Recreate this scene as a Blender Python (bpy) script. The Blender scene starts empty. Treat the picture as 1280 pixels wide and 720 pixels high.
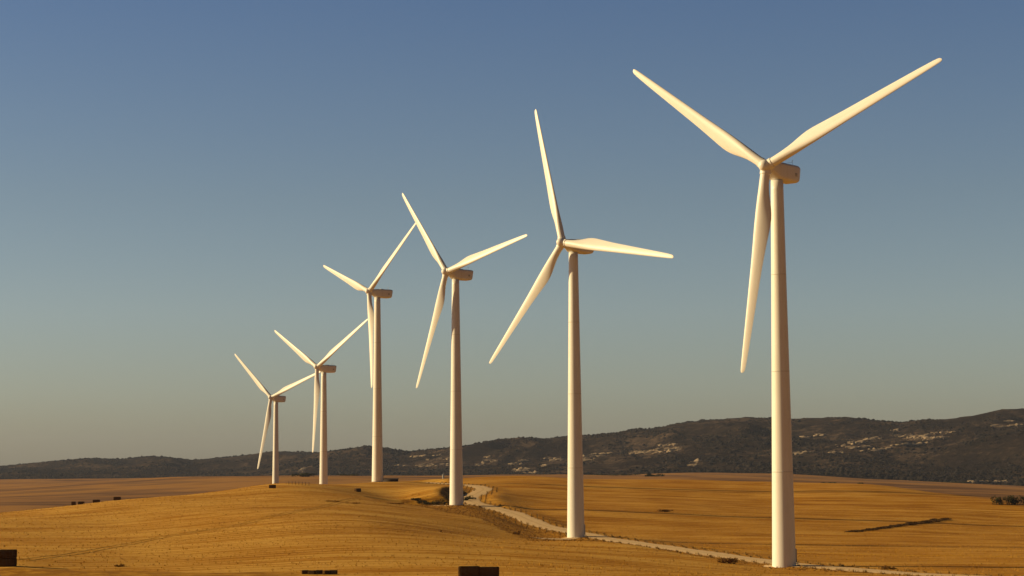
import bpy, bmesh, math, random
import numpy as np
from mathutils import Matrix, Vector, Euler
R = math.radians
random.seed(7); rng = np.random.default_rng(11)
S = bpy.context.scene
COL = S.collection

# ------------------------------------------------------------------ camera, sky, sun, exposure
F_PX, Y_HOR = 2500.0, 592.0                     # focal length in 1280-wide pixels; eye level in the frame
PITCH = math.atan((Y_HOR - 360) / F_PX); ROLL = R(-0.36)
cam = bpy.data.cameras.new('camera'); camo = bpy.data.objects.new('camera', cam); COL.objects.link(camo)
cam.sensor_width = 36; cam.lens = F_PX * 36 / 1280; cam.clip_start = 1; cam.clip_end = 60000
CAM_M = Matrix.Rotation(math.pi / 2 + PITCH, 4, 'X') @ Matrix.Rotation(ROLL, 4, 'Z')
camo.matrix_world = CAM_M
S.camera = camo
MC = np.array(CAM_M.to_3x3())

SUN_EL = R(19.5); SUN_AZ = R(-84)                 # azimuth from +Y (view direction), negative = to the left
w = bpy.data.worlds.new('World'); S.world = w; w.use_nodes = True
nt = w.node_tree; nt.nodes.clear()
out = nt.nodes.new('ShaderNodeOutputWorld'); bg = nt.nodes.new('ShaderNodeBackground')
sky = nt.nodes.new('ShaderNodeTexSky'); sky.sky_type = 'NISHITA'; sky.sun_disc = False
sky.sun_elevation = SUN_EL; sky.sun_rotation = SUN_AZ
sky.altitude = 300; sky.air_density = 1.0; sky.dust_density = 1.0; sky.ozone_density = 1.5
tc = nt.nodes.new('ShaderNodeTexCoord'); sx = nt.nodes.new('ShaderNodeSeparateXYZ'); nt.links.new(tc.outputs['Generated'], sx.inputs[0])
zr = nt.nodes.new('ShaderNodeValToRGB'); el = zr.color_ramp.elements     # deeper, darker blue towards the zenith
while len(el) < 7: el.new(0.5)
for e_, (p_, c_) in zip(el, [(0.0, (1.06, 1.04, 1.02)), (0.04, (1.24, 1.23, 1.25)), (0.08, (1.31, 1.29, 1.33)), (0.137, (1.16, 1.16, 1.20)),
                             (0.235, (0.88, 1.0, 1.24)), (0.33, (0.6, 0.7, 0.9)), (0.6, (0.28, 0.32, 0.4))]):
    e_.position = p_; e_.color = (*c_, 1)
def dim(sock, a, b, lo, hi):                             # the sky away from the view, opposite the sun, is darker
    m_ = nt.nodes.new('ShaderNodeMapRange'); m_.interpolation_type = 'SMOOTHSTEP'
    for k_, v_ in zip((1, 2, 3, 4), (a, b, lo, hi)): m_.inputs[k_].default_value = v_
    nt.links.new(sock, m_.inputs[0]); return m_.outputs[0]
mm = nt.nodes.new('ShaderNodeMath'); mm.operation = 'MULTIPLY'
nt.links.new(dim(sx.outputs[1], -0.3, 0.6, 0.48, 1.0), mm.inputs[0]); nt.links.new(dim(sx.outputs[0], 0.32, 0.8, 1.0, 0.4), mm.inputs[1])
vm = nt.nodes.new('ShaderNodeVectorMath'); vm.operation = 'SCALE'; nt.links.new(zr.outputs[0], vm.inputs[0]); nt.links.new(mm.outputs[0], vm.inputs['Scale'])
mx = nt.nodes.new('ShaderNodeMix'); mx.data_type = 'RGBA'; mx.blend_type = 'MULTIPLY'; mx.inputs[0].default_value = 1
nt.links.new(sx.outputs[2], zr.inputs[0]); nt.links.new(sky.outputs[0], mx.inputs[6]); nt.links.new(vm.outputs[0], mx.inputs[7])
nt.links.new(mx.outputs[2], bg.inputs[0]); nt.links.new(bg.outputs[0], out.inputs[0])
bg.inputs[1].default_value = 0.05
sl = bpy.data.lights.new('sun', 'SUN'); sl.energy = 5.0; sl.angle = R(0.5); sl.color = (1.0, 0.735, 0.37)
so = bpy.data.objects.new('sun', sl); COL.objects.link(so)
sd = Vector((math.sin(SUN_AZ) * math.cos(SUN_EL), math.cos(SUN_AZ) * math.cos(SUN_EL), math.sin(SUN_EL)))
so.rotation_euler = sd.to_track_quat('Z', 'Y').to_euler(); so.location = (-300, 300, 300)
S.view_settings.view_transform = 'Standard'; S.view_settings.look = 'None'
S.view_settings.exposure = 0.26; S.view_settings.gamma = 1
S.render.engine = 'CYCLES'
S.cycles.use_denoising = True
S.cycles.diffuse_bounces = 2; S.cycles.max_bounces = 6; S.cycles.volume_bounces = 0

# ------------------------------------------------------------------ helpers
def P(px, py, d):
    """world point at distance d along Y seen at photo pixel (px, py)"""
    v = MC @ np.array([(px - 640) / F_PX, (360 - py) / F_PX, -1.0])
    return v * (d / v[1])

def link(name, verts, faces, mat=None, parent=None, smooth=False):
    me = bpy.data.meshes.new(name)
    verts = np.asarray(verts, np.float32)
    fa = np.asarray(faces) if not isinstance(faces, list) or (faces and len({len(f) for f in faces}) == 1) else None
    if fa is not None and fa.ndim == 2:
        k = fa.shape[1]; n = len(fa)
        me.vertices.add(len(verts)); me.vertices.foreach_set('co', verts.ravel())
        me.loops.add(n * k); me.loops.foreach_set('vertex_index', fa.ravel().astype(np.int32))
        me.polygons.add(n); me.polygons.foreach_set('loop_start', np.arange(0, n * k, k, dtype=np.int32))
        me.update(calc_edges=True)
    else:
        me.from_pydata([tuple(v) for v in verts], [], [tuple(f) for f in faces]); me.update()
    me.validate()
    if smooth: me.polygons.foreach_set('use_smooth', np.ones(len(me.polygons), bool))
    o = bpy.data.objects.new(name, me); COL.objects.link(o)
    if mat: me.materials.append(mat)
    if parent: o.parent = parent
    return o

def tag(o, label=None, cat=None, group=None, kind=None):
    for k, v in (('label', label), ('category', cat), ('group', group), ('kind', kind)):
        if v: o[k] = v
    return o

def empty(name, loc, label, cat, group=None):
    o = bpy.data.objects.new(name, None); COL.objects.link(o); o.location = loc; o.empty_display_size = 1
    return tag(o, label, cat, group)

class NT:
    """small node-building helper"""
    def __init__(s, name, rough=0.9, spec=0.2):
        s.m = bpy.data.materials.new(name); s.m.use_nodes = True; s.t = s.m.node_tree
        s.b = s.t.nodes['Principled BSDF']; s.b.inputs['Roughness'].default_value = rough
        s.b.inputs['Specular IOR Level'].default_value = spec
    def n(s, t, **kw):
        x = s.t.nodes.new(t)
        for k, v in kw.items(): setattr(x, k, v)
        return x
    def l(s, a, b): s.t.links.new(a, b)
    def co(s, scale=(1, 1, 1), obj=True):
        tc = s.n('ShaderNodeTexCoord'); mp = s.n('ShaderNodeMapping'); mp.inputs['Scale'].default_value = scale
        s.l(tc.outputs['Object'], mp.inputs[0]); return mp.outputs[0]
    def noise(s, vec, scale, detail=4, rough=0.55, dist=0):
        x = s.n('ShaderNodeTexNoise'); x.inputs['Scale'].default_value = scale; x.inputs['Detail'].default_value = detail
        x.inputs['Roughness'].default_value = rough; x.inputs['Distortion'].default_value = dist
        s.l(vec, x.inputs['Vector']); return x.outputs['Fac']
    def ramp(s, fac, stops):
        x = s.n('ShaderNodeValToRGB'); e = x.color_ramp.elements
        while len(e) < len(stops): e.new(0.5)
        for el, (p, c) in zip(e, stops):
            el.position = p; el.color = (*c, 1) if len(c) == 3 else c
        s.l(fac, x.inputs[0]); return x.outputs[0]
    def mix(s, fac, a, b, mode='MIX'):
        x = s.n('ShaderNodeMix', data_type='RGBA', blend_type=mode)
        for sock, v in ((x.inputs[0], fac), (x.inputs[6], a), (x.inputs[7], b)):
            if hasattr(v, 'links'): s.l(v, sock)
            elif isinstance(v, (int, float)): sock.default_value = v
            else: sock.default_value = (*v, 1)
        return x.outputs[2]
    def math(s, op, a, b=0.0, clamp=False):
        x = s.n('ShaderNodeMath', operation=op, use_clamp=clamp)
        for sock, v in ((x.inputs[0], a), (x.inputs[1], b)):
            if hasattr(v, 'links'): s.l(v, sock)
            else: sock.default_value = v
        return x.outputs[0]
    def attr(s, name):
        x = s.n('ShaderNodeAttribute'); x.attribute_name = name; return x
    def bump(s, h, dist, strength=1.0):
        x = s.n('ShaderNodeBump'); x.inputs['Distance'].default_value = dist; x.inputs['Strength'].default_value = strength
        s.l(h, x.inputs['Height']); s.l(x.outputs[0], s.b.inputs['Normal'])
    def color(s, c):
        if hasattr(c, 'links'): s.l(c, s.b.inputs['Base Color'])
        else: s.b.inputs['Base Color'].default_value = (*c, 1)
        return s.m

# value noise in numpy (tileless, hashed lattice) used for terrain relief
def _hash(ix, iy, seed):
    n = (ix.astype(np.int64) * 374761393 + iy.astype(np.int64) * 668265263 + seed * 144269) & 0xffffffff
    n = ((n ^ (n >> 13)) * 1274126177) & 0xffffffff
    return ((n ^ (n >> 16)) & 0xffff) / 65535.0
def vnoise(x, y, seed=0):
    ix = np.floor(x); iy = np.floor(y); fx = x - ix; fy = y - iy
    fx = fx * fx * (3 - 2 * fx); fy = fy * fy * (3 - 2 * fy)
    a = _hash(ix, iy, seed); b = _hash(ix + 1, iy, seed); c = _hash(ix, iy + 1, seed); d = _hash(ix + 1, iy + 1, seed)
    return (a * (1 - fx) + b * fx) * (1 - fy) + (c * (1 - fx) + d * fx) * fy
def fbm(x, y, oct=4, seed=0, ridged=False):
    s = 0; a = 1; t = 0
    for i in range(oct):
        v = vnoise(x * 2 ** i + 17 * i, y * 2 ** i - 9 * i, seed + i)
        if ridged: v = 1 - abs(2 * v - 1)
        s = s + a * v; t += a; a *= 0.5
    return s / t

# ------------------------------------------------------------------ materials
def mat_paint():
    k = NT('white_turbine_paint', 0.42, 0.4)
    v = k.co((1, 1, 0.06))
    d = k.noise(v, 1.2, 5, 0.6)
    d2 = k.noise(k.co(), 0.25, 3)
    c = k.mix(k.ramp(d, [(0.42, (0, 0, 0)), (0.72, (1, 1, 1))]), (0.84, 0.83, 0.79), (0.70, 0.67, 0.60))
    c = k.mix(d2, c, (0.86, 0.85, 0.82))
    return k.color(c)
def mat_plain(name, c, rough=0.6, var=0.15, scale=3):
    k = NT(name, rough, 0.3)
    n = k.noise(k.co(), scale, 4)
    return k.color(k.mix(n, tuple(x * (1 - var) for x in c), tuple(min(1, x * (1 + var)) for x in c)))
M_PAINT = mat_paint()
M_METAL = mat_plain('grey_galvanised_metal', (0.35, 0.35, 0.35), 0.5)
M_DARK = mat_plain('dark_louvre', (0.05, 0.05, 0.05), 0.6)
M_VENT = mat_plain('grey_louvre', (0.42, 0.41, 0.39), 0.6)
M_JOINT = mat_plain('joint_sealant_paint', (0.66, 0.64, 0.59), 0.5, 0.1)
M_DOOR = mat_plain('door_grey_paint', (0.5, 0.5, 0.48), 0.5)
M_TRUNK = mat_plain('bush_bark', (0.09, 0.06, 0.04), 0.9)
M_CONC = mat_plain('foundation_concrete', (0.25, 0.19, 0.12), 0.9, 0.2, 2)

def mat_ground():
    k = NT('farmland_soil_and_stubble', 0.95, 0.05)
    co = k.co()
    at = k.attr('cover'); sep = k.n('ShaderNodeSeparateColor'); k.l(at.outputs['Color'], sep.inputs[0])
    row = k.attr('row').outputs['Fac']
    xyz = k.n('ShaderNodeSeparateXYZ'); k.l(co, xyz.inputs[0])
    wob = k.noise(co, 0.012, 3)
    rr = k.math('ADD', row, k.math('MULTIPLY', wob, 14))
    def rowvec(fx, fr):
        c = k.n('ShaderNodeCombineXYZ'); k.l(k.math('MULTIPLY', xyz.outputs[0], fx), c.inputs[0]); k.l(k.math('MULTIPLY', rr, fr), c.inputs[1])
        return c.outputs[0]
    n1 = k.noise(rowvec(0.012, 0.10), 1.0, 3, 0.6)         # wide swaths
    n2 = k.noise(rowvec(0.02, 0.75), 1.0, 4, 0.65)         # single rows
    n3 = k.noise(co, 0.05, 5, 0.6)                         # patches
    n4 = k.noise(co, 1.1, 4, 0.7)                          # straw grain
    wv = k.n('ShaderNodeTexWave', wave_type='BANDS', bands_direction='Y'); wv.inputs['Scale'].default_value = 0.045
    wv.inputs['Distortion'].default_value = 1.5; wv.inputs['Detail'].default_value = 2; wv.inputs['Detail Scale'].default_value = 0.4
    k.l(rowvec(0.06, 1.0), wv.inputs['Vector'])
    s = k.math('ADD', k.math('MULTIPLY', n1, 0.24), k.math('MULTIPLY', n2, 0.40))
    s = k.math('ADD', s, k.math('MULTIPLY', n3, 0.24))
    s = k.math('ADD', s, k.math('MULTIPLY', n4, 0.16))
    s = k.math('ADD', s, k.math('MULTIPLY', wv.outputs['Fac'], 0.05))
    left = k.ramp(s, [(0.41, (0.23, 0.088, 0.005)), (0.50, (0.45, 0.196, 0.010)), (0.60, (0.68, 0.39, 0.075))])
    right = k.ramp(s, [(0.41, (0.19, 0.073, 0.004)), (0.51, (0.405, 0.175, 0.009)), (0.62, (0.62, 0.34, 0.06))])
    nv = k.noise(co, 0.35, 5, 0.7)
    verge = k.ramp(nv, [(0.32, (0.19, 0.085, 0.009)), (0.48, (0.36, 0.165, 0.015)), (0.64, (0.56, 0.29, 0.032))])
    nf = k.noise(co, 0.0022, 4, 0.6); nf2 = k.noise(k.co((0.4, 1, 1)), 0.02, 5, 0.65)
    far = k.ramp(k.math('ADD', k.math('MULTIPLY', nf, 0.65), k.math('MULTIPLY', nf2, 0.35)),
                 [(0.40, (0.14, 0.074, 0.033)), (0.46, (0.25, 0.132, 0.052)), (0.53, (0.40, 0.205, 0.055)), (0.60, (0.23, 0.128, 0.055))])
    def fz(x, amt=0.5):                                     # ragged cover borders
        q = k.math('ADD', x, k.math('MULTIPLY', k.math('SUBTRACT', nv, 0.5), amt))
        return k.math('MULTIPLY', k.math('SUBTRACT', q, 0.3), 2.5, True)
    c = k.mix(fz(sep.outputs[1]), far, right)
    c = k.mix(fz(sep.outputs[0]), c, left)
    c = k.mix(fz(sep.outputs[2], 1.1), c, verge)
    h = k.math('ADD', k.math('MULTIPLY', n2, 0.6), k.math('MULTIPLY', n4, 0.4))
    k.bump(h, 0.25, 0.6)
    return k.color(c)
M_GROUND = mat_ground()

def mat_road():
    k = NT('pale_gravel', 0.95, 0.05)
    co = k.co(); n = k.noise(co, 0.25, 5, 0.6); g = k.noise(co, 2.5, 4, 0.7)
    c = k.ramp(k.math('ADD', k.math('MULTIPLY', n, 0.6), k.math('MULTIPLY', g, 0.4)),
               [(0.30, (0.62, 0.43, 0.22)), (0.5, (0.70, 0.50, 0.27)), (0.70, (0.77, 0.57, 0.33))])
    e = k.attr('edge').outputs['Fac']
    q = k.math('MULTIPLY', k.math('SUBTRACT', k.math('ADD', e, k.math('MULTIPLY', k.math('SUBTRACT', n, 0.5), 0.5)), 0.80), 5, True)
    mid = k.math('MULTIPLY', k.math('SUBTRACT', k.math('ADD', 0.16, k.math('MULTIPLY', k.math('SUBTRACT', n, 0.5), 0.4)), e), 5, True)
    c = k.mix(k.math('MULTIPLY', mid, 0.35), c, (0.34, 0.19, 0.06)); c = k.mix(q, c, (0.36, 0.18, 0.04))
    k.bump(g, 0.08); return k.color(c)
M_ROAD = mat_road()

def mat_hill():
    k = NT('scrub_covered_hillside', 1.0, 0.0)
    co = k.co(); n = k.noise(co, 0.004, 6, 0.65); g = k.noise(co, 0.05, 5, 0.7)
    c = k.ramp(k.math('ADD', k.math('MULTIPLY', n, 0.5), k.math('MULTIPLY', g, 0.5)),
               [(0.38, (0.014, 0.011, 0.009)), (0.50, (0.030, 0.022, 0.016)), (0.60, (0.105, 0.074, 0.052))])
    k.bump(g, 6.0); return k.color(c)
M_HILL = mat_hill()
def mat_track():
    k = NT('pressed_straw', 0.95, 0.05); n = k.noise(k.co(), 0.5, 4, 0.7)
    return k.color(k.ramp(n, [(0.3, (0.40, 0.19, 0.014)), (0.7, (0.62, 0.34, 0.05))]))
M_TRACK = mat_track()
def mat_leaf(name, dark, light, scale):
    k = NT(name, 0.9, 0.1)
    n = k.noise(k.co(), scale, 3, 0.6)
    return k.color(k.ramp(n, [(0.3, dark), (0.7, light)]))
M_SCRUB = mat_leaf('evergreen_scrub', (0.008, 0.0065, 0.0055), (0.024, 0.019, 0.014), 0.02)
M_BUSH = mat_leaf('dark_bush_leaves', (0.03, 0.032, 0.014), (0.07, 0.07, 0.03), 0.8)
M_DKSTRIP = mat_leaf('dark_strip_leaves', (0.05, 0.026, 0.008), (0.13, 0.07, 0.018), 0.9)
M_STUB = mat_leaf('straw_stubble', (0.34, 0.165, 0.012), (0.60, 0.34, 0.045), 0.3)
M_DRY = mat_leaf('dry_grass', (0.16, 0.09, 0.025), (0.40, 0.26, 0.08), 0.7)
M_WEED = mat_leaf('brown_weeds', (0.16, 0.08, 0.014), (0.36, 0.18, 0.03), 0.9)
def mat_rock():
    k = NT('pale_limestone', 0.95, 0.1)
    n = k.noise(k.co(), 0.12, 5, 0.65)
    return k.color(k.ramp(n, [(0.3, (0.20, 0.15, 0.10)), (0.55, (0.40, 0.31, 0.21)), (0.75, (0.55, 0.44, 0.31))]))
M_ROCK = mat_rock()
def mat_straw(name, a, b):
    k = NT(name, 0.95, 0.05)
    n = k.noise(k.co((1, 6, 14)), 1.6, 5, 0.7)
    k.bump(n, 0.05); return k.color(k.ramp(n, [(0.3, a), (0.7, b)]))
M_BALE = mat_straw('weathered_straw', (0.045, 0.022, 0.007), (0.11, 0.06, 0.018))
M_TWINE = mat_plain('baling_twine', (0.05, 0.03, 0.012), 0.8)

# ------------------------------------------------------------------ terrain: surveyed heights joined by a thin-plate surface
def tps_fit(pts):
    A = np.array([[U(p[0], p[1]) * 1.0, V(p[1])] for p in pts]); z = np.array([p[2] for p in pts]); n = len(A)
    r = np.linalg.norm(A[:, None] - A[None], axis=2); K = np.where(r > 0, r * r * np.log(r + 1e-12), 0) + np.eye(n) * 1e-5
    Pm = np.c_[np.ones(n), A]; L = np.zeros((n + 3, n + 3)); L[:n, :n] = K; L[:n, n:] = Pm; L[n:, :n] = Pm.T
    return A, np.linalg.solve(L, np.r_[z, 0, 0, 0])
def U(x, y): return np.clip(np.asarray(x) / np.maximum(np.asarray(y) + 60.0, 80.0), -0.30, 0.30) * 5
def V(y): return np.log(np.maximum(np.asarray(y), -60) + 150.0) * 2.2
TURB = [  # x, y, z of foot, yaw, rotor phase
    (52.3, 390.2, -18.5, 38.5, 66.1), (16.4, 529.8, -17.1, 47.1, 100.4), (-19.0, 670.9, -10.4, 48.6, 77.7),
    (-55.5, 821.2, -3.05, 52.9, 50.5), (-90.0, 953.4, -27.0, 45.5, 59.0), (-133.4, 1128.0, -34.6, 37.0, 70.0)]
ctrl = [(t[0], t[1], t[2] + 0.0) for k, t in enumerate(TURB) if k != 2]
for X in (-70, 0, 70):
    ctrl += [(X, -60, -1.4), (X, 0, -1.7), (X, 40, -3.6), (X, 100, -7.0), (X, 180, -10.6)]
PX = [  # photo x, photo y, metres away
 (-120,720,275),(8,720,275),(14,708,286),(150,721,272),(300,720,274),(450,722,270),(600,722,270),(750,721,285),(900,720,305),(1100,722,320),(1280,722,330),(1400,722,335),
 (-120,680,370),(-120,655,460),(-120,646,560),(8,680,370),(8,655,470),(8,641,580),(150,690,350),(150,655,480),(150,625,640),(300,690,345),(300,650,470),(300,620,620),(330,609,735),(365,609,750),(430,606,790),
 (450,690,340),(450,650,470),(450,622,640),(400,608,768),(540,599,880),
 # field lip along the verge
 (520,632,640),(560,641,600),(600,648,578),(632,664,535),(660,676,490),(740,677,478),(800,682,455),(880,696,410),(990,713,375),(1130,719,350),
 # track
 (1130,716,358),(1050,711,379),(960,702,405),(860,688,450),(760,674,520),(681,658,583),(639,641,640),
 # foot of the bank (in front of the pad) and its top
 (530,633,648),(550,634,645),(572,634,648),(592,632,658),
 (505,622,700),(524,616.5,706),(542,612.5,710),(562,609.5,716),(580,608.8,728),(590,610.5,745),(604,611.5,775),(594,607,805),(570,604.5,830),(520,606,790),
 # right-hand field
 (1280,706,400),(1280,690,480),(1280,684,518),(1280,662,635),(1280,646,700),(1280,622,790),(1400,690,480),(1400,664,630),(1400,628,770),
 (1100,700,425),(1100,682,522),(1100,655,642),(1100,630,740),(1100,606.5,870),(960,680,525),(960,648,657),(960,625,765),(960,602,890),
 (850,678,527),(850,643,662),(850,620,775),(850,599.5,910),(720,660,590),(720,637,668),(720,620,760),(720,598.5,910),(665,632,690),(640,622,718),(646,612,775),(640,598,940),
 # far plain
 (1280,616,1500),(1280,608,3000),(1000,604,1700),(1130,609,1600),(1130,602,2900),(1000,594,3000),(830,598,1800),(830,592.5,3000),(640,599.5,1800),(640,598,3000),(480,602,1700),(480,598,3000),
 (300,596.5,2300),(190,597.5,2300),(100,604,2300),(8,608,2300),(8,634,1300),(150,612,1700),(330,603,1700),(-120,612,2300),(-120,640,1300),(1400,612,3000)]
for q in PX: ctrl.append(tuple(P(*q)))
for q in ((1400,628,770),(1280,622,790),(1180,613,830),(1100,606.5,870),(960,602,890),(850,599.5,910),(720,598.5,910)):
    p = P(*q); ctrl.append((p[0] * 1.13, p[1] * 1.13, p[2] - 6.5)); ctrl.append((p[0] * 1.3, p[1] * 1.3, p[2] - 11))
ctrl += [(-84, 880, -15), (-160, 850, -27), (-110, 800, -20), (-30, 1000, -16)]
ctrl += [(u * 5500, 5500, -10) for u in (-.3, -.1, .1, .3)] + [(u * 14000, 14000, -60) for u in (-.3, -.1, .1, .3)]
TA, TW = tps_fit(ctrl)
def gz(x, y):
    x = np.atleast_1d(np.asarray(x, float)); y = np.atleast_1d(np.asarray(y, float)); sh = x.shape
    q = np.c_[U(x, y).ravel(), V(y).ravel()]; res = np.empty(len(q)); n = len(TA)
    for i in range(0, len(q), 20000):
        b = q[i:i + 20000]; r2 = ((b[:, None] - TA[None]) ** 2).sum(2)
        res[i:i + 20000] = (0.5 * r2 * np.log(r2 + 1e-12)) @ TW[:n] + TW[n] + b @ TW[n + 1:]
    return res.reshape(sh)
def gz1(x, y): return float(gz(x, y)[0])
def on_ground(px, py, lo=230, hi=1000):
    """first ground point met along the line of sight through photo pixel (px, py)"""
    ds = np.linspace(lo, hi, 1500); v = P(px, py, 1.0); g = gz(ds * v[0], ds)
    k = np.argmax(ds * v[2] < g); d = ds[k] if (ds * v[2] < g).any() else hi
    return d * v[0], d, gz1(d * v[0], d)

def smooth_line(pts, step):
    pts = np.array(pts); p = np.vstack([2 * pts[0] - pts[1], pts, 2 * pts[-1] - pts[-2]]); res = []
    for i in range(1, len(p) - 2):
        n = max(2, int(np.linalg.norm(p[i + 1] - p[i]) / step))
        for t in np.linspace(0, 1, n, endpoint=False):
            a, b, c, d = p[i - 1], p[i], p[i + 1], p[i + 2]
            res.append(0.5 * (2 * b + (c - a) * t + (2 * a - 5 * b + 4 * c - d) * t * t + (3 * b - a - 3 * c + d) * t ** 3))
    res.append(pts[-1]); return np.array(res)
ROAD_PX = [(1500,737,325),(1330,726,335),(1210,720.5,347),(1130,716.5,359),(1050,711,381),(960,702,407),(860,688,452),(760,674,520),(681,658,583),(639,641,640),(596,630,682),(586,623,706),(597,616.5,737),(604,611.5,767),(594,607.5,797),(565,605,826),(530,603,850)]
road_c = smooth_line([P(*q)[:2] for q in ROAD_PX], 1.2)
road_z = np.array([P(*q)[2] for q in ROAD_PX]); road_xy = np.array([P(*q)[:2] for q in ROAD_PX])
def chain(p): return np.r_[0, np.cumsum(np.linalg.norm(np.diff(p, axis=0), axis=1))]
_k = [int(np.argmin(np.linalg.norm(road_c - q, axis=1))) for q in road_xy]
road_pz = np.interp(chain(road_c), chain(road_c)[_k], road_z); _w = np.hanning(31); road_pz = np.convolve(np.pad(road_pz, 15, 'edge'), _w / _w.sum(), 'valid')
def road_near(x, y):
    """distance to the track and its bed height at the closest point"""
    d = np.full(x.shape, 1e9); z = np.zeros(x.shape)
    for i in range(0, len(road_c), 2):
        e = (x - road_c[i, 0]) ** 2 + (y - road_c[i, 1]) ** 2; m = e < d; d[m] = e[m]; z[m] = road_pz[i]
    return np.sqrt(d), z
def road_dist(x, y):
    x = np.asarray(x); y = np.asarray(y); d = np.full(x.shape, 1e9)
    for i in range(0, len(road_c), 2): d = np.minimum(d, (x - road_c[i, 0]) ** 2 + (y - road_c[i, 1]) ** 2)
    return np.sqrt(d)

def axis(lo_far, lo, hi, hi_far, step, growth):
    a = list(np.arange(lo, hi, step)); s = step; x = a[-1]
    while x < hi_far: s *= growth; x += s; a.append(x)
    s = step; x = a[0]; b = []
    while x > lo_far: s *= growth; x -= s; b.append(x)
    return np.array(b[::-1] + a)
gx = axis(-7000, -200, 260, 7000, 1.7, 1.09); gy = axis(-150, 255, 960, 16000, 1.5, 1.035)
GX, GY = np.meshgrid(gx, gy)
GZ = gz(GX, GY)
near = (GY > -100) & (GY < 1100)
rd = np.full(GX.shape, 999.0); rz_ = np.zeros(GX.shape); rd[near], rz_[near] = road_near(GX[near], GY[near])
bed = np.clip((rd - 4.5) / 7.0, 0, 1); bed = bed * bed * (3 - 2 * bed); GZ = rz_ * (1 - bed) + GZ * bed
pd = np.hypot((GX + 22) / 1.5, GY - 672); bed = np.clip((pd - 11) / 8.0, 0, 1); bed = bed * bed * (3 - 2 * bed); GZ = np.where(rd > 4.5, TURB[2][2] * (1 - bed) + GZ * bed, GZ)
rough = (fbm(GX / 30, GY / 30, 4, 3) - 0.5) * 0.55
GZ = GZ + rough * np.clip((rd - 4) / 10, 0, 1) * np.where(GY > 230, 1, 0.3)
GZ = GZ + (fbm(GX / 260, GY / 260, 3, 8) - 0.5) * 9 * np.clip((GY - 1250) / 900, 0, 1)
ua = GX / np.maximum(GY, 1)
def up(px): return (px - 640) / F_PX
lip = np.array([(480,700),(500,665),(520,640),(560,600),(600,578),(632,535),(660,490),(740,478),(800,455),(880,408),(990,374),(1130,349),(1280,330)], float)
lip_d = np.interp(ua, up(lip[:, 0]), lip[:, 1], left=9e9, right=330)
rdn = np.array([(500,690),(583,684),(639,640),(681,583),(760,520),(860,452),(960,407),(1050,381),(1130,359),(1280,341)], float)
road_d = np.interp(ua, up(rdn[:, 0]), rdn[:, 1], left=-9e9)
crest = np.array([(-200,570),(8,600),(150,655),(330,750),(400,800),(470,835),(560,900),(640,950),(720,925),(850,920),(960,900),(1100,880),(1280,720),(1500,700)], float)
crest_d = np.interp(ua, up(crest[:, 0]), crest[:, 1])
field = 1 / (1 + np.exp(np.clip((GY - crest_d - 12) / 18, -50, 50)))
wob = (fbm(GX / 9, GY / 9, 3, 21) - 0.5) * 9
verge = ((GY > lip_d + wob) & (GY < road_d + 1)).astype(float)
verge = np.maximum(verge, np.clip(1 - (rd - 3.4 - np.abs(wob) * 0.25) / 1.6, 0, 1) * 0.55)
slope = np.hypot(*np.gradient(GZ, gy, gx))
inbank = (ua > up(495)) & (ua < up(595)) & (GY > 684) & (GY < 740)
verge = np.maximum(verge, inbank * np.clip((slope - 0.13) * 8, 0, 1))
verge = np.maximum(verge, ((GY < 284 + wob * 0.6) & (ua < up(370)) & (GY > 250)) * 0.75)
drop = np.clip((GY - lip_d - wob) / 3, 0, 1) * ((GY < road_d - 3)) * np.clip((rd - 4) / 5, 0, 1)
GZ = GZ - 0.15 * drop
leftm = np.where(ua < up(500), 1.0, (GY < lip_d + wob).astype(float))
leftm = np.maximum(leftm, ((ua < up(560)) & (GY > 690)).astype(float))
cover = np.stack([leftm * field, field, verge, np.ones_like(field)], -1)
xm = np.minimum(GX - 10, 0)
rowv = GY + np.where(leftm > .5, xm ** 2 / 110 / (1 + xm ** 2 / 40000), GX * 0.12 + 400)
ny, nx = GX.shape
idx = np.arange(nx * ny).reshape(ny, nx)
fc = np.stack([idx[:-1, :-1], idx[:-1, 1:], idx[1:, 1:], idx[1:, :-1]], -1).reshape(-1, 4)
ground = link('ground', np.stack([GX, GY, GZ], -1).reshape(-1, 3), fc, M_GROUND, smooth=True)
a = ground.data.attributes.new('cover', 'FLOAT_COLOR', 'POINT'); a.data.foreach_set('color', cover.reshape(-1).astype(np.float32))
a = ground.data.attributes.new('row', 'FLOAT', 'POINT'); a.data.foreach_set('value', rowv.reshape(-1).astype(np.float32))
tag(ground, kind='structure')
def surf(x, y):
    """height of the built ground sheet (bilinear)"""
    i = min(max(np.searchsorted(gx, x) - 1, 0), nx - 2); j = min(max(np.searchsorted(gy, y) - 1, 0), ny - 2)
    a = (x - gx[i]) / (gx[i + 1] - gx[i]); b = (y - gy[j]) / (gy[j + 1] - gy[j])
    return float((GZ[j, i] * (1 - a) + GZ[j, i + 1] * a) * (1 - b) + (GZ[j + 1, i] * (1 - a) + GZ[j + 1, i + 1] * a) * b)

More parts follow.
